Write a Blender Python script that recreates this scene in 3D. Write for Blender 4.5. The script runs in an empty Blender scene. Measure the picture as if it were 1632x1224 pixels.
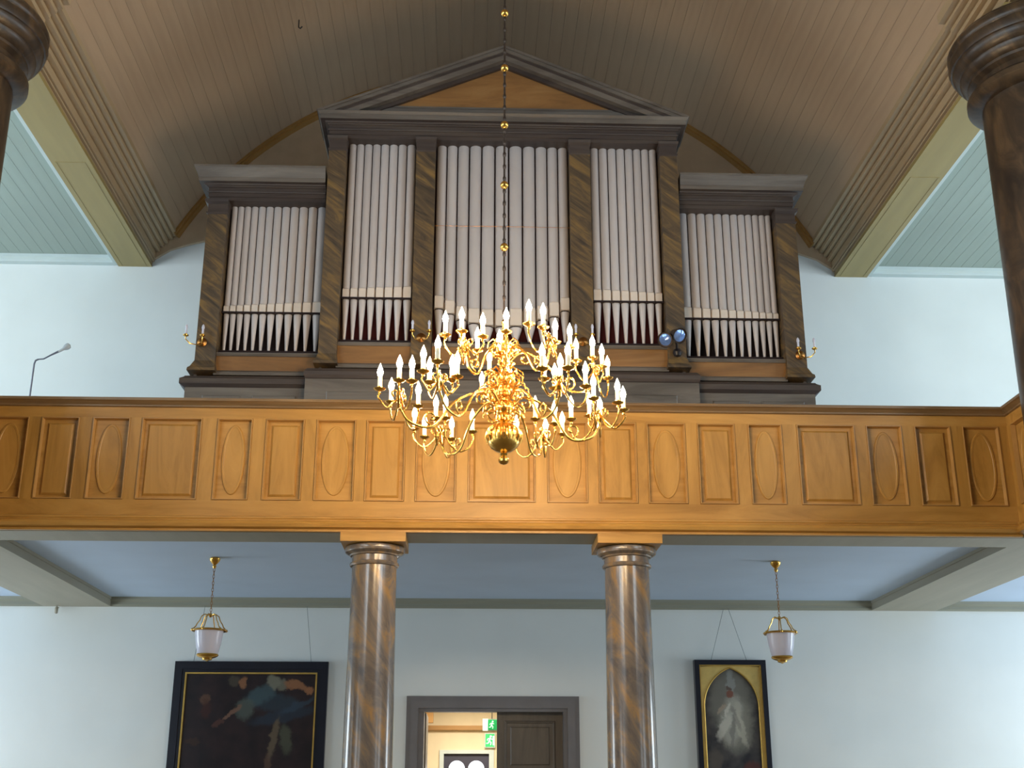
import bpy, bmesh, math, random
from math import sin, cos, pi, radians, hypot, atan2, sqrt, atan, tan
from mathutils import Vector, Matrix
random.seed(7)
S = bpy.context.scene
COL = S.collection

# ------------------------------------------------------------------ camera, world, light, exposure
f_px = 1937.0
pitch = atan(663 / f_px); psi = atan(74 * cos(pitch) / f_px)
CAMP = Vector((-0.335, 0.0, 1.6))
cam = bpy.data.cameras.new('camera'); camo = bpy.data.objects.new('camera', cam); COL.objects.link(camo)
cam.sensor_fit = 'HORIZONTAL'; cam.sensor_width = 36.0; cam.lens = 36.0 * f_px / 1632.0
cam.clip_start = 0.05; cam.clip_end = 200
camo.location = CAMP; camo.rotation_euler = (pi/2 + pitch, 0, -psi)
S.camera = camo
FW = Vector((sin(psi)*cos(pitch), cos(psi)*cos(pitch), sin(pitch)))
RT = Vector((cos(psi), -sin(psi), 0)); UP = RT.cross(FW)
def atZ(x, y, Z):
    d = FW + RT*((x-816)/f_px) + UP*((612-y)/f_px)
    return CAMP + d*((Z-CAMP.z)/d.z)

w = bpy.data.worlds.new('world'); S.world = w; w.use_nodes = True
bg = w.node_tree.nodes['Background']; bg.inputs[0].default_value = (0.70, 0.86, 1.0, 1); bg.inputs[1].default_value = 0.12

def area(name, loc, rot, sx, sy, power, col):
    l = bpy.data.lights.new(name, 'AREA'); l.shape = 'RECTANGLE'; l.size = sx; l.size_y = sy
    l.energy = power; l.color = col
    o = bpy.data.objects.new(name, l); COL.objects.link(o); o.location = loc; o.rotation_euler = rot
    return o
DAY = (0.78, 0.91, 1.0)
WIN_P = 150
# daylight through the tall aisle windows (upper and lower row) on both long walls
for s in (-1, 1):
    for Y, k in ((11.9, 1.0), (8.6, .75), (4.3, 1.3), (0.0, 1.6), (-4.3, 2.2)):
        area('window_daylight', (s*8.97, Y, 6.8), (0, s*pi/2, 0), 2.6, 1.7, WIN_P*k, DAY)
    for Y, k in ((12.9, 1.05), (8.6, .5), (4.3, .35), (0.0, .4)):
        area('window_daylight', (s*8.97, Y, 2.2), (0, s*pi/2, 0), 1.8, 1.7, WIN_P*k, DAY)
# ceiling lamp of the vestibule
area('vestibule_lamp', (-0.2, 16.6, 2.93), (0, 0, 0), 0.8, 0.8, 62, (1.0, 0.93, 0.8))
S.view_settings.view_transform = 'Standard'; S.view_settings.look = 'None'
S.view_settings.gamma = 1.0; S.view_settings.use_curve_mapping = False
S.view_settings.exposure = 0.0
BULB = 285.0

# ------------------------------------------------------------------ materials
def srgb(r, g, b):
    def c(v):
        v /= 255.0
        return v/12.92 if v <= 0.04045 else ((v+0.055)/1.055)**2.4
    return (c(r), c(g), c(b), 1)
def newmat(name):
    m = bpy.data.materials.new(name); m.use_nodes = True
    nt = m.node_tree; b = nt.nodes['Principled BSDF']
    return m, nt, b
def plain(name, col, rough=0.6, metal=0.0, var=0.08, scale=6.0, bump=0.0, spec=0.5, stretch=(1, 1, 1)):
    m, nt, b = newmat(name)
    tc = nt.nodes.new('ShaderNodeTexCoord'); mp = nt.nodes.new('ShaderNodeMapping'); mp.inputs['Scale'].default_value = stretch
    n = nt.nodes.new('ShaderNodeTexNoise'); n.inputs['Scale'].default_value = scale; n.inputs['Detail'].default_value = 4
    r = nt.nodes.new('ShaderNodeValToRGB')
    r.color_ramp.elements[0].position = 0.3; r.color_ramp.elements[1].position = 0.7
    r.color_ramp.elements[0].color = tuple(c*(1-var) for c in col[:3]) + (1,)
    r.color_ramp.elements[1].color = tuple(min(1, c*(1+var)) for c in col[:3]) + (1,)
    L = nt.links.new
    L(tc.outputs['Object'], mp.inputs[0]); L(mp.outputs[0], n.inputs['Vector']); L(n.outputs[0], r.inputs[0]); L(r.outputs[0], b.inputs['Base Color'])
    b.inputs['Roughness'].default_value = rough; b.inputs['Metallic'].default_value = metal
    b.inputs['Specular IOR Level'].default_value = spec
    if bump:
        bp = nt.nodes.new('ShaderNodeBump'); bp.inputs['Strength'].default_value = bump; bp.inputs['Distance'].default_value = 0.01
        L(n.outputs[0], bp.inputs['Height']); L(bp.outputs[0], b.inputs['Normal'])
    return m
def grained(name, ca, cb, cc, rot=(0, 0, 0), scale=3.0, rough=0.45, stretch=(1, 1, 0.12), dist=1.2, bands=True, spec=0.5):
    """painted faux graining: long streaks between three tones"""
    m, nt, b = newmat(name); L = nt.links.new
    tc = nt.nodes.new('ShaderNodeTexCoord'); mp = nt.nodes.new('ShaderNodeMapping')
    mp.inputs['Rotation'].default_value = rot
    mp2 = nt.nodes.new('ShaderNodeMapping'); mp2.inputs['Scale'].default_value = stretch
    L(tc.outputs['Object'], mp.inputs[0]); L(mp.outputs[0], mp2.inputs[0])
    n = nt.nodes.new('ShaderNodeTexNoise'); n.inputs['Scale'].default_value = scale; n.inputs['Detail'].default_value = 6
    n.inputs['Distortion'].default_value = dist; n.inputs['Roughness'].default_value = 0.65
    L(mp2.outputs[0], n.inputs['Vector'])
    r = nt.nodes.new('ShaderNodeValToRGB'); e = r.color_ramp.elements
    e[0].position = 0.33; e[0].color = ca; e[1].position = 0.68; e[1].color = cc
    k = e.new(0.5); k.color = cb
    L(n.outputs[0], r.inputs[0]); L(r.outputs[0], b.inputs['Base Color'])
    b.inputs['Roughness'].default_value = rough; b.inputs['Specular IOR Level'].default_value = spec
    return m
def emis(name, col, st):
    m, nt, b = newmat(name)
    b.inputs['Emission Color'].default_value = col; b.inputs['Emission Strength'].default_value = st
    b.inputs['Base Color'].default_value = col
    return m

M = {}
M['white_wall'] = plain('white_wall', srgb(232, 236, 233), 0.85, var=0.03, scale=1.2, bump=0.05)
M['plaster_ceiling'] = plain('plaster_ceiling', srgb(196, 214, 236), 0.8, var=0.03, scale=1.5)  # blue cast of the window light is mixed into the plaster colour
M['grey_beam'] = plain('grey_beam', srgb(168, 163, 146), 0.6, var=0.06, stretch=(1, .1, 1), scale=8)
M['grey_trim'] = plain('grey_trim', srgb(150, 150, 134), 0.6, var=0.06, stretch=(.1, 1, 1), scale=8)
M['vault'] = plain('vault_board', srgb(184, 158, 130), 0.42, var=0.07, stretch=(1, .08, 1), scale=9, spec=0.4)
M['aisle_board'] = plain('aisle_board', srgb(158, 170, 158), 0.5, var=0.05, stretch=(1, .08, 1), scale=9)
M['pale_trim'] = plain('pale_trim', srgb(205, 216, 212), 0.5, var=0.03)
M['stepped'] = plain('stepped_moulding', srgb(180, 156, 122), 0.45, var=0.05, stretch=(1, .1, 1), scale=7)
M['architrave'] = plain('architrave', srgb(165, 145, 92), 0.45, var=0.07, stretch=(1, .1, 1), scale=7)
M['lunette'] = plain('lunette', srgb(196, 170, 138), 0.6, var=0.06)
M['rib'] = plain('rib', srgb(168, 124, 66), 0.5, var=0.08)
M['gallery'] = grained('gallery_paint', srgb(158, 112, 46), srgb(178, 130, 60), srgb(190, 142, 70), scale=5, stretch=(.15, 1, 1), rough=0.42)
M['gallery_v'] = grained('gallery_paint_upright', srgb(154, 110, 46), srgb(175, 128, 58), srgb(188, 140, 68), scale=5, stretch=(1, 1, .15), rough=0.42)
M['gallery_edge'] = plain('gallery_moulding', srgb(176, 132, 74), 0.3, var=0.08)
M['cap'] = grained('gallery_cap', srgb(104, 82, 58), srgb(124, 98, 66), srgb(142, 116, 84), scale=6, stretch=(.1, 1, 1), rough=0.35)
M['case'] = grained('organ_case', srgb(80, 74, 68), srgb(104, 97, 90), srgb(124, 117, 108), scale=4, stretch=(.12, 1, 1), rough=0.45)
M['case_dark'] = grained('organ_case_dark', srgb(52, 44, 42), srgb(68, 58, 54), srgb(84, 74, 66), scale=4, stretch=(.12, 1, 1), rough=0.5)
M['pilaster'] = grained('organ_pilaster', srgb(60, 52, 44), srgb(92, 76, 56), srgb(132, 104, 60), rot=(0, radians(-38), 0), scale=7, stretch=(.22, .5, 1.6), rough=0.45)
M['ochre'] = grained('organ_ochre', srgb(118, 84, 48), srgb(142, 102, 58), srgb(154, 116, 70), scale=4, stretch=(.15, 1, 1), rough=0.5)
M['marbled'] = grained('marbled_column', srgb(88, 82, 80), srgb(120, 106, 92), srgb(166, 126, 70), rot=(0, radians(32), 0), scale=3.2, stretch=(1.3, 1.3, .22), rough=0.2, dist=2.0, spec=0.7)
M['dark_column'] = grained('nave_column', srgb(46, 36, 28), srgb(66, 52, 38), srgb(92, 72, 50), rot=(0, radians(32), 0), scale=2.5, stretch=(1.3, 1.3, .22), rough=0.35, dist=2.0)
M['tin'] = plain('pipe_tin', srgb(204, 197, 195), 0.5, 0.2, var=0.06, scale=5, stretch=(1, 1, .2))
M['lip'] = plain('pipe_lip', srgb(226, 214, 202), 0.45, 0.15, var=0.04)
M['felt'] = plain('red_felt', srgb(78, 22, 24), 0.9, var=0.1)
M['dark_int'] = plain('organ_inside', srgb(34, 20, 22), 0.9, var=0.1)
M['brass'] = plain('brass', srgb(228, 180, 92), 0.24, 1.0, var=0.08, scale=20)
M['brass_dark'] = plain('aged_brass', srgb(150, 104, 56), 0.3, 1.0, var=0.12, scale=12)
M['chain'] = plain('chain_iron', srgb(70, 58, 50), 0.45, 0.7)
M['candle'] = plain('candle_sleeve', srgb(250, 238, 205), 0.5, var=0.02)
M['bulb'] = emis('lit_bulb', (1.0, 0.72, 0.42, 1), BULB)
M['opal'] = plain('opal_glass', srgb(206, 208, 226), 0.25, var=0.02)
M['black'] = plain('black_paint', srgb(30, 28, 32), 0.35, var=0.1)
M['navy_frame'] = plain('dark_frame', srgb(24, 26, 38), 0.3, var=0.1)
M['gilt'] = plain('gilt', srgb(206, 170, 88), 0.35, 0.6, var=0.12, scale=14)
M['gold_ground'] = plain('gold_ground', srgb(214, 186, 110), 0.45, 0.25, var=0.1, scale=10)
M['door_grey'] = plain('door_grey', srgb(112, 110, 112), 0.5, var=0.06)
M['door_leaf'] = grained('door_leaf_wood', srgb(82, 74, 66), srgb(98, 88, 76), srgb(110, 98, 84), scale=5, stretch=(1, 1, .15))
M['cream'] = plain('cream_plaster', srgb(236, 220, 184), 0.8, var=0.03)
M['wood_brown'] = plain('vestibule_wood', srgb(176, 132, 74), 0.6, var=0.08)
M['dark_blue'] = plain('outer_door', srgb(60, 58, 74), 0.5)
M['daylit'] = emis('daylit_pane', (0.9, 0.95, 1.0, 1), 2.2)
M['exit_green'] = emis('exit_green', srgb(40, 170, 90), 0.9)
M['exit_white'] = emis('exit_white', srgb(220, 245, 225), 1.0)
M['floor'] = grained('floor_boards', srgb(120, 104, 84), srgb(140, 122, 98), srgb(152, 134, 110), scale=3, stretch=(1, .1, 1))
M['mic_grey'] = plain('mic_grey', srgb(110, 116, 130), 0.4, 0.3)
M['mic_pale'] = plain('mic_pale', srgb(186, 196, 202), 0.6)
M['blue_glass'] = plain('bluish_lens', srgb(120, 150, 205), 0.12, 0.4, var=0.3, scale=16)
M['wire'] = plain('picture_wire', srgb(120, 126, 126), 0.6)

# ------------------------------------------------------------------ mesh helpers
class MB:
    def __init__(s): s.v = []; s.f = []; s.sm = []
    def add(s, vs, fs, smooth=False):
        n = len(s.v); s.v += [tuple(v) for v in vs]
        for f in fs: s.f.append(tuple(i+n for i in f)); s.sm.append(smooth)
        return s
    def box(s, x0, x1, y0, y1, z0, z1):
        return s.add([(x0,y0,z0),(x1,y0,z0),(x1,y1,z0),(x0,y1,z0),(x0,y0,z1),(x1,y0,z1),(x1,y1,z1),(x0,y1,z1)],
                     [(0,3,2,1),(4,5,6,7),(0,1,5,4),(1,2,6,5),(2,3,7,6),(3,0,4,7)])
    def bevbox(s, x0, x1, y0, y1, z0, z1, b):
        """box whose front (-Y) face is bevelled by b"""
        b2 = min(b, (y1-y0)*.8)
        V = [(x0,y1,z0),(x1,y1,z0),(x1,y1,z1),(x0,y1,z1),
             (x0,y0+b2,z0),(x1,y0+b2,z0),(x1,y0+b2,z1),(x0,y0+b2,z1),
             (x0+b,y0,z0+b),(x1-b,y0,z0+b),(x1-b,y0,z1-b),(x0+b,y0,z1-b)]
        F = [(0,3,2,1)]+[(a,(a+1)%4,4+(a+1)%4,4+a) for a in range(4)]+[(4+a,4+(a+1)%4,8+(a+1)%4,8+a) for a in range(4)]+[(8,9,10,11)]
        return s.add(V, F)
    def stack(s, x0, x1, y0, y1, prof, back=0.0, left=1, right=1):
        """rings of a plan rectangle grown by e at height z: mitred mouldings; the back (y1) grows by back*e"""
        V = []
        for z, e in prof:
            V += [(x0-e*left, y0-e, z), (x1+e*right, y0-e, z), (x1+e*right, y1+e*back, z), (x0-e*left, y1+e*back, z)]
        n = len(prof); F = [(3,2,1,0)]
        for i in range(n-1):
            for a in range(4): F.append((4*i+a, 4*i+(a+1)%4, 4*(i+1)+(a+1)%4, 4*(i+1)+a))
        F.append((4*(n-1), 4*(n-1)+1, 4*(n-1)+2, 4*(n-1)+3))
        return s.add(V, F)
    def prism(s, pts, y0, y1, axis='Y'):
        """polygon pts in (x,z) extruded along Y, or (y,z) along X"""
        n = len(pts)
        if axis == 'Y': V = [(p[0], y0, p[1]) for p in pts]+[(p[0], y1, p[1]) for p in pts]
        elif axis == 'X': V = [(y0, p[0], p[1]) for p in pts]+[(y1, p[0], p[1]) for p in pts]
        F = [tuple(range(n)), tuple(range(2*n-1, n-1, -1))]+[(i, n+i, n+(i+1)%n, (i+1)%n) for i in range(n)]
        return s.add(V, F)
    def lathe(s, prof, c=(0,0,0), seg=24, M4=None, smooth=True):
        V = []
        for r, z in prof:
            for k in range(seg):
                a = 2*pi*k/seg; p = Vector((r*cos(a), r*sin(a), z))
                if M4: p = M4 @ p
                V.append((p[0]+c[0], p[1]+c[1], p[2]+c[2]))
        F = []
        for i in range(len(prof)-1):
            for k in range(seg): F.append((i*seg+k, i*seg+(k+1)%seg, (i+1)*seg+(k+1)%seg, (i+1)*seg+k))
        F.append(tuple(range(seg-1, -1, -1))); F.append(tuple((len(prof)-1)*seg+k for k in range(seg)))
        return s.add(V, F, smooth)
    def tube(s, pts, r, seg=8, smooth=True):
        pts = [Vector(p) for p in pts]; n = len(pts)
        rs = r if isinstance(r, (list, tuple)) else [r]*n
        V = []; prev = None
        for i, p in enumerate(pts):
            t = (pts[min(i+1, n-1)]-pts[max(i-1, 0)]).normalized()
            if prev is None:
                ref = Vector((0,0,1)) if abs(t.z) < 0.9 else Vector((1,0,0))
                u = t.cross(ref).normalized()
            else:
                u = (prev - t*prev.dot(t)).normalized()
            prev = u; v = t.cross(u)
            for k in range(seg):
                a = 2*pi*k/seg; V.append(p + (u*cos(a)+v*sin(a))*rs[i])
        F = []
        for i in range(n-1):
            for k in range(seg): F.append((i*seg+k, i*seg+(k+1)%seg, (i+1)*seg+(k+1)%seg, (i+1)*seg+k))
        F.append(tuple(range(seg-1, -1, -1))); F.append(tuple((n-1)*seg+k for k in range(seg)))
        return s.add(V, F, smooth)
    def mesh(s, name, mat, off=(0,0,0)):
        me = bpy.data.meshes.new(name)
        me.from_pydata([(v[0]-off[0], v[1]-off[1], v[2]-off[2]) for v in s.v], [], s.f)
        me.polygons.foreach_set('use_smooth', s.sm)
        bm = bmesh.new(); bm.from_mesh(me); bmesh.ops.recalc_face_normals(bm, faces=bm.faces); bm.to_mesh(me); bm.free()
        if any(s.sm):
            try: me.set_sharp_from_angle(angle=radians(38))
            except Exception: pass
        me.materials.append(mat); me.update()
        return me
    def build(s, name, mat, parent=None, origin=None):
        """world-space mesh -> one object; a child keeps its parent's world origin"""
        if parent is not None: off = WO[parent.name]
        elif origin is not None: off = origin
        else: off = (0, 0, 0)
        o = bpy.data.objects.new(name, s.mesh(name, mat, off)); COL.objects.link(o)
        if parent is not None: o.parent = parent
        else: o.location = off
        WO[o.name] = off
        return o
WO = {}
def tag(o, label=None, cat=None, group=None, kind=None):
    if label: o['label'] = label
    if cat: o['category'] = cat
    if group: o['group'] = group
    if kind: o['kind'] = kind
    return o
def thing(name, loc, label, cat, group=None, kind=None):
    o = bpy.data.objects.new(name, None); COL.objects.link(o); o.location = loc; o.empty_display_size = 0.1
    WO[o.name] = tuple(loc)
    return tag(o, label, cat, group, kind)
def link(name, me, parent, loc=(0,0,0), rot=(0,0,0), sc=(1,1,1)):
    o = bpy.data.objects.new(name, me); COL.objects.link(o); o.parent = parent; o.location = loc; o.rotation_euler = rot; o.scale = sc
    return o
def struct(o, label): return tag(o, label, None, None, 'structure')
def ring(x0, x1, z0, z1, t, y0, y1, mb=None):
    """rectangular frame lying in a wall plane, mitred, width t"""
    mb = mb or MB()
    V = []
    for (y, b) in ((y1, 0), (y0, 0), (y0, t), (y1, t)):
        V += [(x0+b, y, z0+b), (x1-b, y, z0+b), (x1-b, y, z1-b), (x0+b, y, z1-b)]
    F = []
    for i in range(4):
        j = (i+1) % 4
        for a in range(4): F.append((4*i+a, 4*i+(a+1)%4, 4*j+(a+1)%4, 4*j+a))
    return mb.add(V, F)
def bead(x0, x1, z0, z1, t, y0, y1, mb=None):
    """frame moulding with a ridge"""
    mb = mb or MB(); V = []
    for (y, b) in ((y1, 0), (y0, t*.35), (y0, t*.65), (y1, t)):
        V += [(x0+b, y, z0+b), (x1-b, y, z0+b), (x1-b, y, z1-b), (x0+b, y, z1-b)]
    F = []
    for i in range(4):
        j = (i+1) % 4
        for a in range(4): F.append((4*i+a, 4*i+(a+1)%4, 4*j+(a+1)%4, 4*j+a))
    return mb.add(V, F)

# ------------------------------------------------------------------ setting: shell
YW = 15.0; YN = -9.0; XS = 9.1
struct(MB().box(-XS-.2, XS+.2, YN, YW+.2, -.12, 0).build('floor', M['floor']), 'grey brown boarded church floor')
# rear wall with door opening
DX0, DX1, DZ = -0.86, 0.84, 2.63
wr = MB()
wr.box(-XS-.2, DX0, YW, YW+.35, 0, 12); wr.box(DX1, XS+.2, YW, YW+.35, 0, 12); wr.box(DX0, DX1, YW, YW+.35, DZ, 12)
wall_rear = struct(wr.build('wall_rear', M['white_wall']), 'white plastered rear wall behind the organ and under the gallery')
for s, nm in ((-1, 'wall_left'), (1, 'wall_right')):
    wl = MB()
    xa, xb = (s*XS, s*(XS+.2)) if s > 0 else (s*(XS+.2), s*XS)
    # solid bands and piers around two rows of windows
    wl.box(xa, xb, YN, YW, 0, 1.3); wl.box(xa, xb, YN, YW, 3.1, 5.5); wl.box(xa, xb, YN, YW, 8.1, 8.6)
    ys = [YN] + [v for Y in (-4.3, 0, 4.3, 8.6, 12.9) for v in (Y-.85, Y+.85)] + [YW]
    for i in range(0, len(ys), 2):
        wl.box(xa, xb, ys[i], ys[i+1], 1.3, 3.1); wl.box(xa, xb, ys[i], ys[i+1], 5.5, 8.1)
    struct(wl.build(nm, M['white_wall']), 'white plastered aisle wall on the %s' % ('left' if s < 0 else 'right'))

# vault of boards: segment of a circle
VR, VZ = 4.89, 6.45
va = math.asin((8.80-VZ)/VR); NB = 62
ceil = thing('ceiling', (0, 0, 0), None, None, None, 'structure'); ceil['label'] = 'brown board vault over the nave'
da = (pi-2*va)/NB; hw = VR*math.tan(da/2)-0.0012
pm = MB().add([(-hw, YN, 0), (hw, YN, 0), (hw, YW, 0), (-hw, YW, 0), (-hw-.001, YN, .03), (hw+.001, YN, .03), (hw+.001, YW, .03), (-hw-.001, YW, .03)],
              [(0,3,2,1),(4,5,6,7),(0,1,5,4),(1,2,6,5),(2,3,7,6),(3,0,4,7)]).mesh('plank', M['vault'])
for i in range(NB):
    a = va + (i+.5)*da
    link('plank', pm, ceil, (VR*cos(a), 0, VZ+VR*sin(a)), (0, pi/2-a, 0))
sh = MB(); n = 48
pts = [(cos(va+(pi-2*va)*k/n)*(VR+.045), VZ+sin(va+(pi-2*va)*k/n)*(VR+.045)) for k in range(n+1)]
out = [(cos(va+(pi-2*va)*k/n)*(VR+.12), VZ+sin(va+(pi-2*va)*k/n)*(VR+.12)) for k in range(n+1)]
for k in range(n):
    sh.prism([pts[k], pts[k+1], out[k+1], out[k]], YN, YW+.1)
sh.build('vault_backing', M['dark_int'], ceil)

# rib (moulded arch) against the rear wall and boarded lunette
def arcband(r0, r1, a0, a1, y0, y1, n=48, zc=VZ):
    mb = MB()
    for k in range(n):
        A = a0+(a1-a0)*k/n; B = a0+(a1-a0)*(k+1)/n
        mb.prism([(r0*cos(A), zc+r0*sin(A)), (r0*cos(B), zc+r0*sin(B)), (r1*cos(B), zc+r1*sin(B)), (r1*cos(A), zc+r1*sin(A))], y0, y1)
    return mb
lun = MB(); n = 40
av = math.asin((8.36-VZ)/(VR-.02))
top = [((VR+.14)*cos(pi-av+(2*av-pi)*k/n), VZ+(VR+.14)*sin(pi-av+(2*av-pi)*k/n)) for k in range(n+1)]
zb = lambda x: 8.34 + 1.25*sqrt(max(0, 1-(x/4.62)**2))*0.55 + 0.0
bot = [(-top[0][0]*0+(-4.60+9.2*k/n), zb(-4.60+9.2*k/n)) for k in range(n+1)]
for k in range(n):
    lun.prism([bot[k], bot[k+1], top[k+1], top[k]], YW-.05, YW-.002)
lunette = struct(lun.build('trim_1', M['lunette']), 'beige boarded lunette closing the vault above the white wall')
struct(arcband(VR-.055, VR+.0, va*.98, pi-va*.98, YW-.15, YW-.05).build('trim_2', M['rib']), 'ochre brown arched moulding where the vault meets the rear wall')
struct(arcband(VR-.03, VR+.0, va*.98, pi-va*.98, YW-.19, YW-.15).build('trim_3', M['rib']), 'narrow outer step of the arched moulding at the rear wall')

# architrave with stepped mouldings on both sides, and the breaks over the nave columns
prof = [(4.60, 8.38)]
_st = [(4.60, 8.38, 8.402), (4.575, 8.402, 8.43), (4.555, 8.43, 8.535), (4.50, 8.535, 8.60), (4.455, 8.60, 8.655), (4.40, 8.655, 8.71), (4.345, 8.71, 8.755), (4.285, 8.755, 8.86)]
for k, (x_, a_, b_) in enumerate(_st):   # each fascia ends in a narrow dark quirk under the next one
    prof += [(x_, a_), (x_-.006, b_-.018)]
    if k < len(_st)-1: prof += [(x_+.022, b_-.016), (x_+.022, b_-.002)]
    else: prof += [(x_, b_)]
def arch_poly(s, sh=0.0):
    p = [(5.0, 8.38)] + [(x-(sh if z > 8.39 else 0), z) for x, z in prof] + [(5.0, 8.86)]
    return [(s*x, z) for x, z in p]
for s, i, side in ((-1, 4, 'left'), (1, 5, 'right')):
    a = thing('trim_%d' % i, (0, 0, 0), None, None, None, 'structure'); a['label'] = 'olive beam with stepped mouldings carrying the vault on the %s' % side
    MB().prism(arch_poly(s), YN, YW).build('stepped_moulding', M['stepped'], a)
    xa, xb = sorted((s*4.60, s*5.04)); MB().box(xa, xb, YN, YW, 8.33, 8.381).build('beam_soffit', M['architrave'], a)
    for yc in (9.4, 4.8, 0.2, -4.4):
        MB().prism(arch_poly(s, .10), yc-.52, yc+.52).build('column_break', M['stepped'], a)
    # sunk panel fillets on the soffit
    MB().box(min(s*4.66, s*4.672), max(s*4.66, s*4.672), 12.2, YW-.03, 8.326, 8.331).build('soffit_fillet', M['architrave'], a)
    MB().box(min(s*4.98, s*4.992), max(s*4.98, s*4.992), 12.2, YW-.03, 8.326, 8.331).build('soffit_fillet', M['architrave'], a)
    MB().box(min(s*4.66, s*4.992), max(s*4.66, s*4.992), 12.19, 12.2, 8.326, 8.331).build('soffit_fillet', M['architrave'], a)
    MB().box(min(s*5.04, s*5.09), max(s*5.04, s*5.09), YN, YW-.02, 8.34, 8.45).build('pale_edge', M['pale_trim'], a)

# aisle ceilings of painted boards
NP = 27
for s, side in ((-1, 'left'), (1, 'right')):
    c = thing('ceiling', (0, 0, 0), None, None, None, 'structure'); c['label'] = 'pale green boarded ceiling over the %s aisle' % side
    x = 5.09; wd = (XS-5.09)/NP
    m_ = MB().box(0.0018, wd-.0018, YN, YW-.16, 8.425, 8.45).mesh('plank', M['aisle_board'])
    for k in range(NP):
        x0 = x+k*wd
        link('plank', m_, c, (x0 if s > 0 else -x0-wd, 0, 0))
    MB().box(min(s*5.09, s*XS), max(s*5.09, s*XS), YN, YW, 8.45, 8.5).build('backing', M['grey_trim'], c)
    MB().stack(min(s*5.09, s*XS), max(s*5.09, s*XS), YW-.1, YW, [(8.34, 0), (8.36, .02), (8.40, .02), (8.43, .07), (8.45, .07)], left=0, right=0).build('cornice', M['pale_trim'], c)

# nave columns
def big_column(x, y, label):
    t = thing('nave_column', (x, y, 0), label, 'column', 'round nave columns')
    MB().lathe([(.62, 0), (.62, .12), (.66, .16), (.66, .22), (.58, .27), (.56, .33), (.53, .36), (.535, 2.5), (.53, 5.0), (.51, 7.54)], (x, y, 0), 48).build('shaft', M['dark_column'], t)
    MB().lathe([(.51, 7.54), (.59, 7.56), (.63, 7.60), (.63, 7.65), (.59, 7.69), (.555, 7.70), (.555, 7.76), (.60, 7.79), (.605, 7.815), (.62, 7.82), (.66, 7.87), (.665, 7.895), (.68, 7.90), (.715, 7.95), (.72, 7.985), (.735, 7.99), (.75, 8.04), (.745, 8.08), (.73, 8.09), (.745, 8.11), (.75, 8.15), (.73, 8.19), (.69, 8.21), (.68, 8.24)], (x, y, 0), 48).build('capital', M['dark_column'], t)
    MB().stack(x-.42, x+.42, y-.42, y+.42, [(8.24, 0), (8.28, 0.02), (8.30, .02), (8.33, .0)], back=1).build('abacus', M['architrave'], t)
    return t
for yc, w_ in ((9.4, 'nearest the gallery'),):
    big_column(-4.92, yc, 'dark brown round nave column with ringed capital, at the left edge')
    big_column(4.80, yc, 'dark brown round nave column with ringed capital, at the right edge')
for yc in (4.8, 0.2, -4.4):
    for s in (-1, 1):
        pass

# ------------------------------------------------------------------ under the gallery: ceiling, beams, cornice
GZ = 3.93; BZ = 3.82; YF = 10.57; GX = -0.045
c = struct(MB().box(-XS, XS, 10.6, YW, GZ, GZ+.09).build('ceiling', M['plaster_ceiling']), 'smooth pale plaster ceiling under the organ gallery')
for s, side in ((-1, 'left'), (1, 'right')):
    xa, xb = sorted((s*4.75, s*XS))
    struct(MB().box(xa, xb, -5, 10.6, GZ, GZ+.09).build('ceiling', M['plaster_ceiling']), 'smooth pale ceiling under the %s side gallery' % side)
i = 6
for s, side in ((-1, 'left'), (1, 'right')):
    xa, xb = sorted((s*4.66, s*5.47))
    b = MB().box(xa, xb, -5, YW, BZ, GZ)
    b.box(s*4.66-.012 if s > 0 else xb-.0, xa if s > 0 else xb+.012, 11.0, YW, GZ-.03, GZ)
    struct(b.build('trim_%d' % i, M['grey_beam']), 'broad flat grey beam crossing the gallery ceiling on the %s' % side); i += 1
struct(MB().box(-4.66, 4.66, YF+.01, 11.0, BZ, GZ).build('trim_8', M['grey_beam']), 'flat grey underside of the beam below the gallery front')
cor = MB().stack(-4.66, 4.66, YW-.03, YW, [(3.82, 0), (3.84, .015), (3.87, .015), (3.90, .045), (3.93, .05)], left=0, right=0)
for s in (-1, 1):
    xa, xb = sorted((s*5.47, s*XS)); cor.stack(xa, xb, YW-.03, YW, [(3.82, 0), (3.84, .015), (3.87, .015), (3.90, .045), (3.93, .05)], left=0, right=0)
struct(cor.build('trim_9', M['grey_trim']), 'grey green cornice along the top of the rear wall under the gallery')

# gallery columns
for x, lab in ((-1.17, 'slender marbled column under the gallery, left of the door'), (1.085, 'slender marbled column under the gallery, right of the door')):
    y = 10.80
    t = thing('gallery_column', (x, y, 0), lab, 'column', 'marbled columns under the gallery front')
    MB().lathe([(.28, 0), (.28, .1), (.30, .13), (.30, .18), (.25, .22), (.24, .26), (.215, .3), (.215, 1.2), (.213, 1.9), (.205, 2.8), (.197, 3.58)], (x, y, 0), 40).build('shaft', M['marbled'], t)
    MB().lathe([(.197, 3.555), (.215, 3.56), (.222, 3.575), (.215, 3.59), (.202, 3.595), (.202, 3.645), (.218, 3.65), (.224, 3.662), (.24, 3.668), (.262, 3.682), (.268, 3.705), (.262, 3.728), (.245, 3.738)], (x, y, 0), 40).build('capital', M['marbled'], t)
    MB().box(x-.285, x+.285, y-.285, y+.285, 3.738, 3.818).build('abacus', M['gallery'], t)

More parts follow.
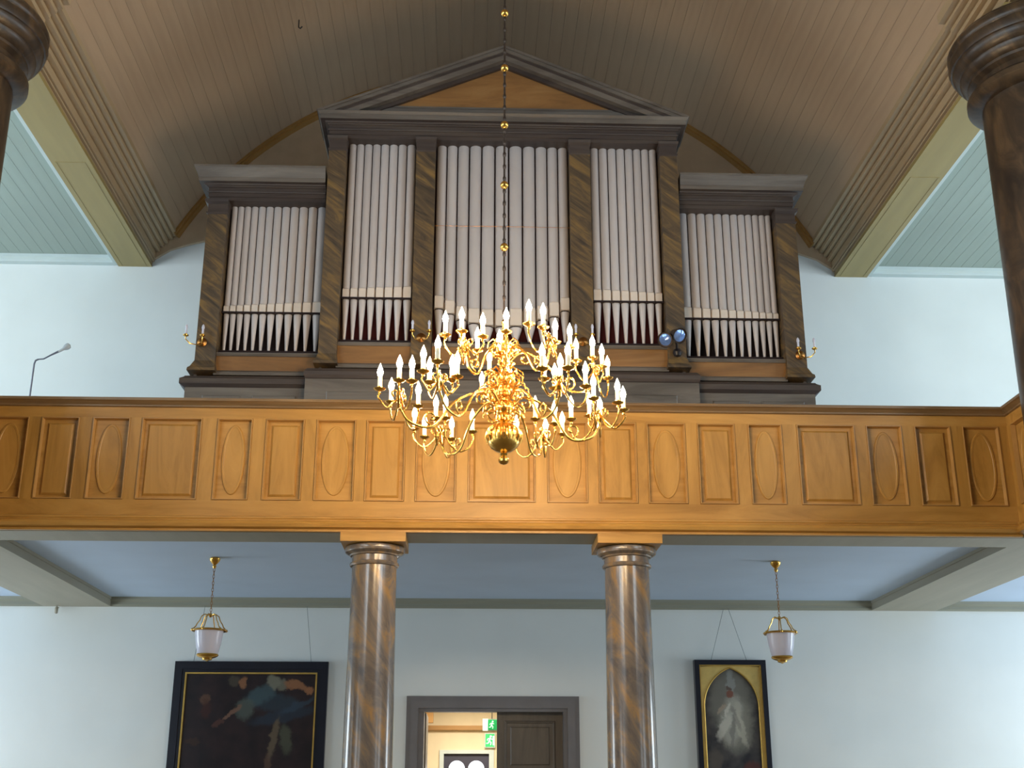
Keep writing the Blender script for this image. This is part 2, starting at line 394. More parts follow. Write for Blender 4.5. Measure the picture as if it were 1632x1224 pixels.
# ------------------------------------------------------------------ gallery parapet
gal = thing('gallery_parapet', (GX, YF, BZ), 'long ochre panelled gallery front with oval and rectangular fields, below the organ', 'balcony')
GH = 4.66
X0, X1 = GX-GH, GX+GH
PT, PB = 4.86, 4.105     # top and bottom of the sunk panels
MB().box(X0, X1, YF+.035, YF+.12, BZ+.02, 5.0).build('backing', M['gallery'], gal)
MB().stack(X0, X1, YF, YF+.05, [(4.86, 0), (4.965, 0)], left=0, right=0).build('top_rail', M['gallery'], gal)
MB().stack(X0, X1, YF, YF+.05, [(3.962, 0), (4.105, 0)], left=0, right=0).build('bottom_rail', M['gallery'], gal)
MB().stack(X0, X1, YF, YF+.16, [(4.955, .0), (4.962, .018), (4.975, .018), (4.985, .03), (5.0, .05), (5.006, .065), (5.03, .065), (5.036, .05)], left=0, right=0, back=.6).build('cap_moulding', M['cap'], gal)
MB().stack(X0, X1, YF, YF+.05, [(3.845, .02), (3.86, .052), (3.885, .06), (3.91, .048), (3.922, .022), (3.93, .022), (3.94, .03), (3.955, .03), (3.965, 0)], left=0, right=0).build('base_torus', M['gallery'], gal)
MB().stack(X0, X1, YF, YF+.008, [(3.823, .034), (3.842, .034), (3.846, .01)], left=0, right=0).build('base_fillet', M['gallery'], gal)
edges = [(.407,.775,'o'),(.868,1.225,'r'),(1.317,1.675,'o'),(1.78,2.13,'r'),(2.247,2.565,'o'),(2.698,3.237,'w'),(3.34,3.675,'o'),(3.79,4.13,'r'),(4.237,4.58,'o')]
cells = [(-.305, .305, 'w')] + [(a, b, k) for a, b, k in edges] + [(-b, -a, k) for a, b, k in edges]
cells.sort()
def parapet_cells(cells, tr, root, span):
    """tr maps a local MB (x along the front, y depth from face 0, z) into the world"""
    prev = span[0]
    for a, b, k in cells:
        st = MB().box(prev, a, 0, .05, PB, PT); tr(st).build('stile', M['gallery_v'], root); prev = b
        fr = bead(a-.004, b+.004, PB-.004, PT+.004, .024, -.010, .03); tr(fr).build('panel_moulding', M['gallery_edge'], root)
        if k == 'o':
            mb = MB(); cx, cz = (a+b)/2, (PB+PT)/2; rx, rz = (b-a)/2-.055, (PT-PB)/2-.055; n = 40
            V = []
            for (e, y) in ((0, .036), (0, .031), (.006, .024), (.022, .024), (.026, .027)):
                V += [(cx+(rx-e)*cos(2*pi*j/n), y, cz+(rz-e)*sin(2*pi*j/n)) for j in range(n)]
            F = [(r*n+j, r*n+(j+1)%n, (r+1)*n+(j+1)%n, (r+1)*n+j) for r in range(4) for j in range(n)] + [tuple(4*n+j for j in range(n))]
            mb.add(V, F); tr(mb).build('oval_panel', M['gallery_v'], root)
        else:
            q = .052
            mb = MB().bevbox(a+q, b-q, .016, .036, PB+q*.8, PT-q, .018); tr(mb).build('raised_panel', M['gallery_v'], root)
    st = MB().box(prev, span[1], 0, .05, PB, PT); tr(st).build('stile', M['gallery_v'], root)
def trf(mb):
    mb.v = [(x+GX, y+YF, z) for x, y, z in mb.v]; return mb
parapet_cells(cells, trf, gal, (-GH, GH))

# side gallery fronts, turning the corner towards the camera (only a sliver is seen on the right)
for s, side in ((1, 'right'), (-1, 'left')):
    g = thing('side_gallery_parapet', (s*4.62, YF, BZ), 'ochre panelled side gallery front meeting the organ gallery at its %s corner' % side, 'balcony')
    fx = GX + s*GH
    def trs(mb, s=s, fx=fx):
        # local x runs towards the camera from the corner; local -y faces the nave
        mb.v = [(fx+s*y, YF-x, z) for x, y, z in mb.v]; return mb
    for (p0, p1, cs) in ((0.0, .60, [(.09, .50, 'o')]), (1.74, 4.6, [(1.86, 2.2, 'r'), (2.3, 2.64, 'o'), (2.74, 3.08, 'r'), (3.18, 3.52, 'o'), (3.62, 3.96, 'r'), (4.06, 4.4, 'o')])):
        trs(MB().box(p0, p1, .035, .12, BZ+.02, 5.0)).build('backing', M['gallery'], g)
        trs(MB().stack(p0, p1, 0, .05, [(4.86, 0), (4.965, 0)], left=0, right=0)).build('top_rail', M['gallery'], g)
        trs(MB().stack(p0, p1, 0, .05, [(3.962, 0), (4.105, 0)], left=0, right=0)).build('bottom_rail', M['gallery'], g)
        trs(MB().stack(p0, p1, 0, .16, [(4.955, .0), (4.962, .018), (4.975, .018), (4.985, .03), (5.0, .05), (5.006, .065), (5.03, .065), (5.036, .05)], left=0, right=0)).build('cap_moulding', M['cap'], g)
        trs(MB().stack(p0, p1, 0, .05, [(3.845, .02), (3.86, .052), (3.885, .06), (3.91, .048), (3.922, .022), (3.93, .022), (3.94, .03), (3.955, .03), (3.965, 0)], left=0, right=0)).build('base_torus', M['gallery'], g)
        parapet_cells(cs, trs, g, (p0, p1))

# ------------------------------------------------------------------ organ
YC, YG = 11.80, 11.93        # face of the centre and of the wings
org = thing('pipe_organ', (0, YC, 4.0), 'pipe organ in a brown pedimented case standing on the gallery', 'organ')
OB = 13.6                     # back of the case
# carcass behind (sides, back, roof) – the pipe fields are open at the front
def carc(x0, x1, y0, z0, z1, name='case_body'):
    m_ = MB()
    m_.box(x0, x1, y0+.55, OB, z0, z1)
    m_.box(x0, x0+.03, y0+.05, y0+.56, z0, z1); m_.box(x1-.03, x1, y0+.05, y0+.56, z0, z1)
    return m_.build(name, M['case'], org)
carc(-3.20, -1.90, YG, 4.02, 7.75); carc(1.90, 3.20, YG, 4.02, 7.75); carc(-1.90, 1.90, YC, 4.02, 8.5)
MB().box(-1.88, 1.88, YC+.38, YC+.549, 6.05, 8.47).build('inner_panel', M['felt'], org)
for s in (-1, 1):
    xa, xb = sorted((s*1.93, s*3.16)); MB().box(xa, xb, YG+.36, YG+.549, 5.98, 7.72).build('inner_panel', M['dark_int'], org)
# plinths
for (xa, xb, y) in ((-3.26, -2.0, YG), (2.0, 3.26, YG)):
    l, r = (1, 0) if xa < 0 else (0, 1)
    MB().box(xa, xb, y-.02, y+.6, 4.02, 5.61).build('plinth', M['case'], org)
    MB().bevbox(xa+.18, (xa+xb)/2-.06, y-.035, y-.015, 5.0, 5.52, .012).build('plinth_panel', M['case'], org)
    MB().bevbox((xa+xb)/2+.06, xb-.12, y-.035, y-.015, 5.0, 5.52, .012).build('plinth_panel', M['case'], org)
    MB().stack(xa, xb, y-.01, y+.6, [(5.60, 0), (5.61, .02), (5.625, .04), (5.635, .055), (5.69, .055), (5.70, .04), (5.715, .02), (5.73, .01)], left=l, right=r).build('plinth_moulding', M['case_dark'], org)
MB().box(-2.02, 2.02, YC-.03, YC+.6, 4.02, 5.67).build('plinth', M['case'], org)
for k in range(4):
    xa = -1.8+k*.93
    MB().bevbox(xa, xa+.8, YC-.045, YC-.025, 5.0, 5.53, .012).build('plinth_panel', M['case'], org)
MB().stack(-2.0, 2.0, YC-.02, YC+.6, [(5.66, 0), (5.67, .02), (5.70, .035), (5.74, .035), (5.76, .02), (5.78, .005)]).build('plinth_moulding', M['case_dark'], org)
# ochre aprons below the pipes, with light top and bottom fillets
def apron(xa, xb, y, z0, z1):
    MB().box(xa, xb, y+.03, y+.30, z0, z1).build('apron', M['ochre'], org)
    MB().stack(xa, xb, y+.02, y+.3, [(z0-.02, .02), (z0+.015, .02), (z0+.035, 0)], left=0, right=0).build('apron_fillet', M['case'], org)
    MB().stack(xa, xb, y+.02, y+.36, [(z1-.035, 0), (z1-.01, .014), (z1, .014)], left=0, right=0).build('apron_fillet', M['case'], org)
    MB().box(xa, xb, y+.08, y+.38, z1, z1+.05).build('toe_board', M['dark_int'], org)
apron(-2.99, -1.9, YG, 5.77, 6.0); apron(1.9, 2.99, YG, 5.77, 6.0)
apron(-1.72, -.92, YC, 5.82, 6.085); apron(-.74, .74, YC, 5.82, 6.085); apron(.92, 1.72, YC, 5.82, 6.085)
# pilasters
def pilaster(xa, xb, y, z0, z1, l=0, r=0):
    p = MB().box(xa, xb, y-.03, y+.45, z0+.12, z1-.16).build('pilaster', M['pilaster'], org)
    MB().stack(xa, xb, y-.03, y+.45, [(z0, .06), (z0+.03, .055), (z0+.05, .035), (z0+.10, .012), (z0+.125, 0)], left=l, right=r).build('pilaster_base', M['pilaster'], p)
    MB().stack(xa, xb, y-.03, y+.45, [(z1-.17, 0), (z1-.16, .012), (z1-.145, .012), (z1-.14, 0), (z1-.05, 0), (z1-.03, .03), (z1, .035)], left=l, right=r).build('pilaster_capital', M['case_dark'], p)
pilaster(-3.185, -2.975, YG, 5.77, 7.74, 1, .3); pilaster(2.985, 3.20, YG, 5.77, 7.74, .3, 1)
pilaster(-1.905, -1.715, YC, 5.815, 8.47, .6, .3); pilaster(1.715, 1.905, YC, 5.815, 8.47, .3, .6)
pilaster(-.955, -.745, YC, 5.815, 8.47, .3, .3); pilaster(.72, .945, YC, 5.815, 8.47, .3, .3)
# entablatures
def cornice(xa, xb, y, z, l, r, sima):
    """z = underside of the architrave"""
    MB().stack(xa, xb, y-.03, OB, [(z, 0), (z+.04, 0), (z+.043, .010), (z+.085, .010), (z+.088, .022), (z+.10, .026), (z+.104, .012), (z+.15, .012)], left=l, right=r).build('frieze', M['case_dark'], org)
    MB().stack(xa, xb, y-.03, OB, [(z+.148, .014), (z+.155, .03), (z+.162, .034), (z+.165, .05), (z+.18, .058), (z+.182, .105)], left=l, right=r).build('bed_moulding', M['case_dark'], org)
    if sima: pr = [(z+.182, .105), (z+.225, .105), (z+.23, .112), (z+.24, .115), (z+.285, .13), (z+.33, .15), (z+.335, .156), (z+.355, .156)]
    else: pr = [(z+.182, .105), (z+.235, .105), (z+.24, .115), (z+.262, .135), (z+.27, .135)]
    MB().stack(xa, xb, y-.03, OB, pr, left=l, right=r).build('cornice', M['case'], org)
cornice(-3.18, -1.93, YG, 7.735, 1, 0, True); cornice(1.93, 3.18, YG, 7.735, 0, 1, True)
cornice(-1.90, 1.90, YC, 8.455, 1, 1, False)
# pediment
zb_ = 8.722; ap = 9.59; xe = 2.045
MB().prism([(-1.95, zb_), (1.95, zb_), (0, ap-.14)], YC-.02, YC+.3).build('tympanum', M['ochre'], org)
MB().stack(-1.93, 1.93, YC-.03, YC+.3, [(zb_, .03), (8.78, .03), (8.785, .015), (8.83, .015), (8.85, .0), (8.87, 0)]).build('tympanum_base', M['case'], org)
def rake(o0, o1, ya, yb, mat, nm):
    """raking band between offsets o0..o1 below the outer edge, front at ya"""
    sl = (ap-(zb_+.005))/xe
    for s in (-1, 1):
        A = (s*xe - s*o0/sl, zb_); B = (0, ap-o0); Cc = (0, ap-o1); D = (s*xe - s*o1/sl, zb_)
        MB().prism([A, B, Cc, D], ya, yb).build(nm, mat, org)
yf_ = YC-.03
rake(0, .03, yf_-.145, YC+.5, M['case'], 'raking_fillet'); rake(.03, .07, yf_-.125, YC+.48, M['case'], 'raking_cornice')
rake(.07, .10, yf_-.105, YC+.46, M['case_dark'], 'raking_cornice'); rake(.10, .165, yf_-.10, YC+.44, M['case'], 'raking_moulding'); rake(.165, .215, yf_-.03, YC+.42, M['case_dark'], 'raking_moulding')
MB().prism([(-1.98, zb_+.002), (1.98, zb_+.002), (0, ap-.05)], YC+.3, OB-.2).build('pediment_roof', M['case_dark'], org)

# pipes: body with rounded foot, mouth plate with a bright upper lip
def pipe(cx, y, r, z_toe, z_line, z_lip, z_top):
    t = MB().lathe([(.008, z_toe), (.014, z_toe+.01), (r*.93, z_line-.012), (r*.93, z_line)], (cx, y, 0), 16)
    t.lathe([(r, z_line+.012), (r, z_top-.01), (r*.95, z_top)], (cx, y, 0), 16)
    p = t.build('pipe', M['tin'], org)
    MB().lathe([(r*.90, z_line-.001), (r*.90, z_line+.013)], (cx, y, 0), 14).build('mouth_slot', M['dark_int'], p)
    # flattened upper lip standing slightly proud of the body
    mw = r*1.05; V = []
    fr = y-r-.008
    V = [(cx-mw, y-r*.25, z_line+.014), (cx-mw*.8, fr-.004, z_line+.014), (cx+mw*.8, fr-.004, z_line+.014), (cx+mw, y-r*.25, z_line+.014),
         (cx-mw, y-r*.25, z_lip-.02), (cx-mw*.8, fr-.010, z_lip-.015), (cx+mw*.8, fr-.010, z_lip-.015), (cx+mw, y-r*.25, z_lip-.02),
         (cx-mw*.8, y-r*.3, z_lip-.005), (cx-mw*.6, fr+.004, z_lip), (cx+mw*.6, fr+.004, z_lip), (cx+mw*.8, y-r*.3, z_lip-.005)]
    F = [(0,1,5,4),(1,2,6,5),(2,3,7,6),(4,5,9,8),(5,6,10,9),(6,7,11,10),(0,3,2,1),(8,9,10,11),(0,4,8,11,7,3)]
    MB().add(V, F).build('upper_lip', M['lip'], p)
def field(xa, xb, n, ratio, y, z_toe, zl, zlip, z_top):
    """n pipes between xa and xb; ratio = last spacing / first spacing"""
    ws = [1+(ratio-1)*k/(n-1) for k in range(n)]; tot = sum(ws); x = xa
    for k, w_ in enumerate(ws):
        d = (xb-xa)*w_/tot; r = d*.5*.93
        u = k/(n-1)
        pipe(x+d/2, y+.10+.0, r, z_toe, zl(u), zlip(u), z_top)
        x += d
field(-2.965, -1.925, 12, 1.55, YG+.04, 6.052, lambda u: 6.475, lambda u: 6.565+.05*u, 7.80)
field(1.935, 2.975, 12, 1/1.55, YG+.04, 6.052, lambda u: 6.475, lambda u: 6.615-.05*u, 7.80)
field(-1.705, -.965, 8, 1.2, YC+.04, 6.137, lambda u: 6.605, lambda u: 6.725+.03*u, 8.55)
field(.955, 1.705, 8, 1/1.2, YC+.04, 6.137, lambda u: 6.605, lambda u: 6.755-.03*u, 8.55)
zl = [6.50, 6.44, 6.375, 6.335, 6.305, 6.30, 6.305, 6.335, 6.385, 6.425, 6.495]
zp = [6.66, 6.605, 6.54, 6.515, 6.505, 6.505, 6.515, 6.53, 6.555, 6.60, 6.655]
ws = [.112, .118, .128, .135, .145, .15, .15, .14, .13, .118, .112]; x = -.735; tot = sum(ws)
for k in range(11):
    d = 1.45*ws[k]/tot; pipe(x+d/2, YC+.15, d*.5*.92, 6.137, zl[k], zp[k], 8.55); x += d
# thin dark rail across the pipe mouths
for (xa, xb, y, z) in ((-2.97, -1.92, YG, 6.482), (1.93, 2.98, YG, 6.482), (-1.71, -.96, YC, 6.612), (.95, 1.71, YC, 6.612)):
    MB().box(xa, xb, y+.075, y+.09, z-.012, z+.006).build('rail_or_glint', M['dark_int'], org)
MB().tube([(-.74, YC+.05, 7.45), (0, YC+.045, 7.45), (.72, YC+.05, 7.45)], .0022, 6).build('rail_or_glint', M['brass_dark'], org)  # faint highlight across the middle pipes, built as a thin brass tube

# ------------------------------------------------------------------ brass sconces on the organ
def sconce(x, y, z, label, dx):
    t = thing('wall_sconce', (x, y, z), label, 'sconce', 'brass sconces on the organ case')
    MB().lathe([(.0, -.012), (.045, -.01), (.05, 0), (.03, .012), (.012, .02)], (x, y-.012, z), 20, Matrix.Rotation(pi/2, 4, 'X')).build('backplate', M['brass_dark'], t)
    for s in (-1, 1):
        e = Vector((x+s*.085+dx, y-.12, z+.03))
        MB().tube([(x, y-.01, z), (x+s*.02+dx*.3, y-.05, z-.045), (x+s*.06+dx*.7, y-.1, z-.05), (e.x, e.y, z-.01), tuple(e)], .006, 8).build('arm', M['brass'], t)
        MB().lathe([(.006, -.012), (.026, -.004), (.03, .006), (.012, .012), (.012, .02)], e, 14).build('drip_pan', M['brass'], t)
        MB().lathe([(.011, .018), (.011, .07), (.016, .085), (.012, .11), (.002, .125)], e, 12).build('candle', M['opal'], t)
sconce(-3.12, YG-.035, 6.09, 'brass two-armed sconce on the leftmost pilaster of the organ, unlit', -.06)
sconce(3.13, YG-.035, 6.03, 'brass two-armed sconce on the rightmost pilaster of the organ, unlit', .04)
sconce(-.85, YC-.035, 6.12, 'brass two-armed sconce on the organ pilaster just left of the tall middle pipes', 0)
sconce(.83, YC-.035, 6.10, 'brass two-armed sconce on the organ pilaster just right of the tall middle pipes', 0)

# twin spotlight on the organ, right of the centre-right pipes
t = thing('twin_spotlight', (1.76, YC-.1, 6.02), 'small twin spotlight with bluish lenses on the organ pilaster at right', 'lamp')
MB().lathe([(.0, -.05), (.035, -.035), (.05, 0), (.035, .035), (.0, .05)], (1.80, YC-.07, 5.98), 16).build('bracket', M['black'], t)
MB().tube([(1.80, YC-.07, 6.0), (1.79, YC-.12, 6.06), (1.76, YC-.16, 6.13)], .012, 8).build('arm', M['black'], t)
for (hx, hz, rz) in ((1.675, 6.085, -.5), (1.79, 6.13, .35)):
    Mx = Matrix.Rotation(rz, 4, 'Z') @ Matrix.Rotation(radians(118), 4, 'X')
    h = MB().lathe([(.02, -.10), (.045, -.09), (.06, -.03), (.078, .05), (.082, .055), (.078, .045)], (hx, YC-.19, hz), 20, Mx).build('lamp_head', M['chain'], t)
    MB().lathe([(.072, .04), (.05, .052), (.0, .058)], (hx, YC-.19, hz), 20, Mx).build('lens', M['blue_glass'], h)

# ------------------------------------------------------------------ microphone stand on the gallery at left
t = thing('microphone_stand', (-4.585, 11.3, 4.02), 'thin grey microphone stand with bent boom behind the gallery rail at far left', 'microphone stand')
MB().lathe([(.15, 4.02), (.15, 4.035), (.03, 4.05)], (-4.585, 11.3, 0), 24).build('base', M['mic_grey'], t)
MB().tube([(-4.585, 11.3, 4.04), (-4.585, 11.3, 5.62), (-4.575, 11.3, 5.655), (-4.55, 11.3, 5.668)], .009, 8).build('pole', M['mic_grey'], t)
MB().tube([(-4.55, 11.3, 5.668), (-4.50, 11.3, 5.672), (-4.44, 11.3, 5.71), (-4.36, 11.3, 5.755)], [.007, .007, .008, .012], 8).build('boom', M['mic_grey'], t)
Mx = Matrix.Rotation(radians(55), 4, 'Y')
MB().lathe([(.012, -.02), (.014, .03), (.028, .06), (.032, .08), (.028, .10), (.0, .112)], (-4.35, 11.3, 5.76), 16, Mx).build('microphone', M['mic_pale'], t)

# small things on ceiling
tag(MB().tube([(-2.48, 12.7, 10.62), (-2.475, 12.68, 10.5), (-2.45, 12.66, 10.47), (-2.43, 12.66, 10.50)], .008, 6).build('ceiling_hook', M['black'], origin=(-2.48, 12.7, 10.6)), 'small black iron hook hanging from the vault, left of the organ pediment', 'hook')
tag(MB().tube([(-5.28, YW-.02, 3.80), (-5.28, YW-.10, 3.80), (-5.28, YW-.10, 3.845)], .006, 6).lathe([(.012, 3.72), (.02, 3.73), (.02, 3.79), (.012, 3.80)], (-5.28, YW-.10, 0), 12).build('wall_fitting', M['grey_beam'], origin=(-5.28, YW-.1, 3.78)), 'tiny grey fitting on the wall under the beam at far left', 'fitting')

# ------------------------------------------------------------------ pendant lanterns
def lantern(x, y, ztop, label, sgn):
    t = thing('pendant_lantern', (x, y, ztop), label, 'pendant lamp', 'brass lanterns under the gallery')
    MB().lathe([(.0, -.115), (.012, -.11), (.02, -.09), (.014, -.075), (.03, -.06), (.05, -.035), (.055, -.015), (.04, 0)], (x, y, ztop), 20).build('canopy', M['brass'], t)
    zr = ztop-.585
    ch = MB(); nl = 14
    for k in range(nl):
        z0 = ztop-.11-(.47)*k/nl; L_ = .47/nl*.62
        a = (k % 2)*pi/2
        lp = [(x+cos(a)*.009*cos(u), y+sin(a)*.009*cos(u), z0-.47/nl*.5+L_*sin(u)) for u in [2*pi*j/10 for j in range(11)]]
        ch.tube(lp, .0028, 6)
    cho = ch.build('chain', M['brass_dark'], t); cho['kind'] = 'stuff'
    MB().lathe([(.0, zr+.03), (.012, zr+.02), (.02, zr), (.012, zr-.015), (.0, zr-.02)], (x, y, 0), 14).build('hanger', M['brass'], t)
    zg = ztop-.735   # rim
    R_ = .160
    for k in range(6):
        a = 2*pi*k/6+.35
        P = [(.010, zr), (.055, zr+.012), (.085, zr-.008), (.10, zr-.05), (.125, zr-.085), (.135, zr-.11), (R_+.004, zg+.012)]
        MB().tube([(x+cos(a)*r, y+sin(a)*r, z) for r, z in P], .0055, 8).build('arm', M['brass'], t)
    MB().lathe([(R_-.01, zg-.008), (R_+.008, zg-.006), (R_+.014, zg+.004), (R_+.006, zg+.012), (R_-.012, zg+.010)], (x, y, 0), 32).build('rim', M['brass'], t)
    for k in range(6):
        a = 2*pi*k/6+.35
        MB().lathe([(.0, -.016), (.012, -.008), (.014, 0), (.008, .012), (.0, .018)], (x+cos(a)*(R_+.008), y+sin(a)*(R_+.008), zg+.004), 10).build('boss', M['brass'], t)
    MB().lathe([(R_-.018, zg+.004), (R_-.02, zg-.005), (.125, zg-.12), (.098, zg-.235), (.092, zg-.24), (.119, zg-.12), (R_-.028, zg-.002)], (x, y, 0), 36).build('glass_shade', M['opal'], t)
    MB().lathe([(.104, zg-.228), (.108, zg-.238), (.10, zg-.25), (.075, zg-.262), (.05, zg-.27), (.045, zg-.285), (.02, zg-.292), (.0, zg-.30)], (x, y, 0), 28).build('bottom_cup', M['brass'], t)
    return t
lantern(-2.905, 12.35, GZ, 'brass lantern with white glass bucket shade, hanging above the large dark painting', -1)
lantern(2.83, 12.35, GZ, 'brass lantern with white glass bucket shade, hanging above the arched painting', 1)

# ------------------------------------------------------------------ paintings
def painted(name, base, blobs, dim):
    """flat picture: soft ellipses of paint (x, z, rx, rz, angle, colour, softness) over a ground, roughened by noise"""
    m, nt, b = newmat(name); L = nt.links.new
    tc = nt.nodes.new('ShaderNodeTexCoord')
    nz = nt.nodes.new('ShaderNodeTexNoise'); nz.inputs['Scale'].default_value = 9; nz.inputs['Detail'].default_value = 8; nz.inputs['Roughness'].default_value = .7
    L(tc.outputs['Object'], nz.inputs['Vector'])
    sub = nt.nodes.new('ShaderNodeVectorMath'); sub.operation = 'SUBTRACT'; sub.inputs[1].default_value = (.5, .5, .5); L(nz.outputs['Color'], sub.inputs[0])
    sc = nt.nodes.new('ShaderNodeVectorMath'); sc.operation = 'SCALE'; sc.inputs['Scale'].default_value = .16; L(sub.outputs[0], sc.inputs[0])
    ad = nt.nodes.new('ShaderNodeVectorMath'); ad.operation = 'ADD'; L(tc.outputs['Object'], ad.inputs[0]); L(sc.outputs[0], ad.inputs[1])
    n2 = nt.nodes.new('ShaderNodeTexNoise'); n2.inputs['Scale'].default_value = 5; n2.inputs['Detail'].default_value = 6; L(tc.outputs['Object'], n2.inputs['Vector'])
    r0 = nt.nodes.new('ShaderNodeValToRGB'); r0.color_ramp.elements[0].position = .35; r0.color_ramp.elements[1].position = .7
    r0.color_ramp.elements[0].color = base[0]; r0.color_ramp.elements[1].color = base[1]; L(n2.outputs[0], r0.inputs[0])
    cur = r0.outputs[0]
    for (bx, bz, rx, rz, an, col, amt) in blobs:
        mp = nt.nodes.new('ShaderNodeMapping'); mp.vector_type = 'TEXTURE'
        mp.inputs['Location'].default_value = (bx, 0, bz); mp.inputs['Rotation'].default_value = (0, radians(-an), 0); mp.inputs['Scale'].default_value = (rx, 1, rz)
        L(ad.outputs[0], mp.inputs[0])
        g = nt.nodes.new('ShaderNodeTexGradient'); g.gradient_type = 'SPHERICAL'; L(mp.outputs[0], g.inputs[0])
        mr = nt.nodes.new('ShaderNodeMapRange'); mr.inputs['From Min'].default_value = 0.0; mr.inputs['From Max'].default_value = .45; mr.inputs['To Max'].default_value = amt
        mr.interpolation_type = 'SMOOTHSTEP'
        L(g.outputs['Fac'], mr.inputs['Value'])
        mx = nt.nodes.new('ShaderNodeMix'); mx.data_type = 'RGBA'; L(mr.outputs[0], mx.inputs[0]); L(cur, mx.inputs[6]); mx.inputs[7].default_value = tuple(c*dim for c in col[:3])+(1,)
        cur = mx.outputs[2]
    L(cur, b.inputs['Base Color']); b.inputs['Roughness'].default_value = .35
    return m
def picture_wires(x, z, dx, top, ztop, root):
    for s in (-1, 1):
        MB().tube([(x+s*dx, YW-.045, z), (x+s*top, YW-.04, ztop)], .003, 6).build('wire', M['wire'], root)
PLX0, PLX1, PLZ, PLH = -3.815, -1.995, 3.168, 2.25
pa = thing('dark_painting', ((PLX0+PLX1)/2, YW-.05, PLZ-PLH), 'large dark oil painting of a leaning figure in a black frame, left of the door', 'painting')
fw = .145
ring(PLX0, PLX1, PLZ-PLH, PLZ, fw*.62, YW-.075, YW-.004).build('outer_frame', M['navy_frame'], pa)
ring(PLX0+fw*.55, PLX1-fw*.55, PLZ-PLH+fw*.55, PLZ-fw*.55, fw*.36, YW-.06, YW-.004).build('inner_frame', M['navy_frame'], pa)
ring(PLX0+fw*.88, PLX1-fw*.88, PLZ-PLH+fw*.88, PLZ-fw*.88, .018, YW-.066, YW-.004).build('gilt_slip', M['gilt'], pa)
# blobs measured in the picture's own plane, world metres relative to the thing
def bl(px, pz): return px, pz
skin = srgb(176, 122, 84); cloth = srgb(78, 104, 112); white = srgb(160, 160, 140)
O = lambda X, Z: (X-(PLX0+PLX1)/2, Z-(PLZ-PLH))
B1 = []
def addb(X, Z, rx, rz, an, col, amt): a_, b_ = O(X, Z); B1.append((a_, b_, rx, rz, an, col, amt))
addb(-2.62, 2.70, .42, .14, -10, srgb(50, 66, 80), .9); addb(-2.78, 2.78, .22, .13, 25, cloth, .85); addb(-2.96, 2.62, .13, .16, 0, srgb(104, 118, 110), .7)
addb(-2.50, 2.54, .50, .09, 12, srgb(46, 62, 80), .8); addb(-2.34, 2.66, .28, .05, 25, srgb(62, 84, 104), .7)
addb(-3.11, 2.95, .085, .075, 0, srgb(96, 88, 74), .8); addb(-3.0, 2.93, .06, .085, 0, skin, .9)
addb(-2.64, 2.93, .10, .10, 0, white, .75); addb(-2.53, 2.90, .07, .09, 0, white, .6)
addb(-2.36, 2.89, .19, .055, -14, skin, .95); addb(-2.20, 2.83, .07, .045, -20, srgb(190, 130, 88), .9)
addb(-3.10, 2.58, .17, .035, 38, srgb(150, 112, 92), .85); addb(-3.26, 2.45, .09, .05, 30, srgb(110, 70, 60), .7)
addb(-3.44, 2.74, .07, .08, 0, srgb(128, 92, 70), .7); addb(-3.42, 2.62, .07, .14, 0, srgb(84, 40, 32), .6); addb(-3.70, 2.48, .09, .11, -30, srgb(82, 48, 40), .5)
addb(-2.60, 2.28, .055, .30, -8, srgb(122, 106, 84), .85); addb(-2.46, 2.28, .09, .22, 8, srgb(98, 104, 84), .7); addb(-2.66, 1.95, .06, .22, 0, srgb(110, 84, 70), .7)
addb(-2.9, 1.5, .5, .3, 0, srgb(50, 26, 24), .5); addb(-3.55, 2.25, .12, .05, 0, srgb(90, 58, 40), .5)
MB().box(PLX0+.13, PLX1-.13, YW-.04, YW-.02, PLZ-PLH+.13, PLZ-.13).build('canvas', painted('dark_canvas', (srgb(20, 14, 20), srgb(44, 28, 30)), B1, .55), pa)
picture_wires((PLX0+PLX1)/2+.0, PLZ-.01, .70, .615, 3.83, pa)

PRX0, PRX1, PRZ, PRH = 2.408, 3.275, 3.205, 2.05
pc = (PRX0+PRX1)/2
pb = thing('arched_painting', (pc, YW-.05, PRZ-PRH), 'narrow painting of a pale figure under a gold pointed arch, right of the door', 'painting')
ring(PRX0, PRX1, PRZ-PRH, PRZ, .058, YW-.11, YW-.004).build('outer_frame', M['navy_frame'], pb)
ring(PRX0+.055, PRX1-.055, PRZ-PRH+.055, PRZ-.055, .016, YW-.095, YW-.004).build('gilt_slip', M['gilt'], pb)
# gold ground with a pointed opening and a gilt bead along it
xi0, xi1 = PRX0+.06, PRX1-.06; zt = PRZ-.062; zbm = PRZ-PRH+.06; ax0, ax1 = PRX0+.10, PRX1-.10; zs = PRZ-.55; apz = PRZ-.085
def pointed(n=14, g=0.0):
    hw_ = (ax1-ax0)/2-g; h_ = apz-g*1.2-zs
    R = (hw_*hw_+h_*h_)/(2*hw_); pts = []
    for k in range(n+1):      # left side going up: centre at (ax0+R)
        a = pi - (math.asin(h_/R))*k/n
        pts.append((pc-hw_+R+R*cos(a), zs+R*sin(a)))
    rgt = [(2*pc-p[0], p[1]) for p in reversed(pts[:-1])]
    return [(pc-hw_, zbm)]+pts+rgt+[(pc+hw_, zbm)]
po = pointed(); gm = MB(); m_n = len(po)
outl = []
for (px, pz) in po:
    if pz <= zs+.001: outl.append((xi0 if px < pc else xi1, pz))
    else:
        u = (pz-zs)/(apz-zs); outl.append(((xi0+(px-pc+ (pc-xi0))*0) if px < pc-.01 else (xi1 if px > pc+.01 else pc), zs+(zt-zs)*u))
for k in range(m_n-1):
    a_, b_, c_, d_ = po[k], po[k+1], outl[k+1], outl[k]
    gm.prism([a_, b_, c_, d_], YW-.065, YW-.03)
gm.build('gold_spandrel', M['gold_ground'], pb)
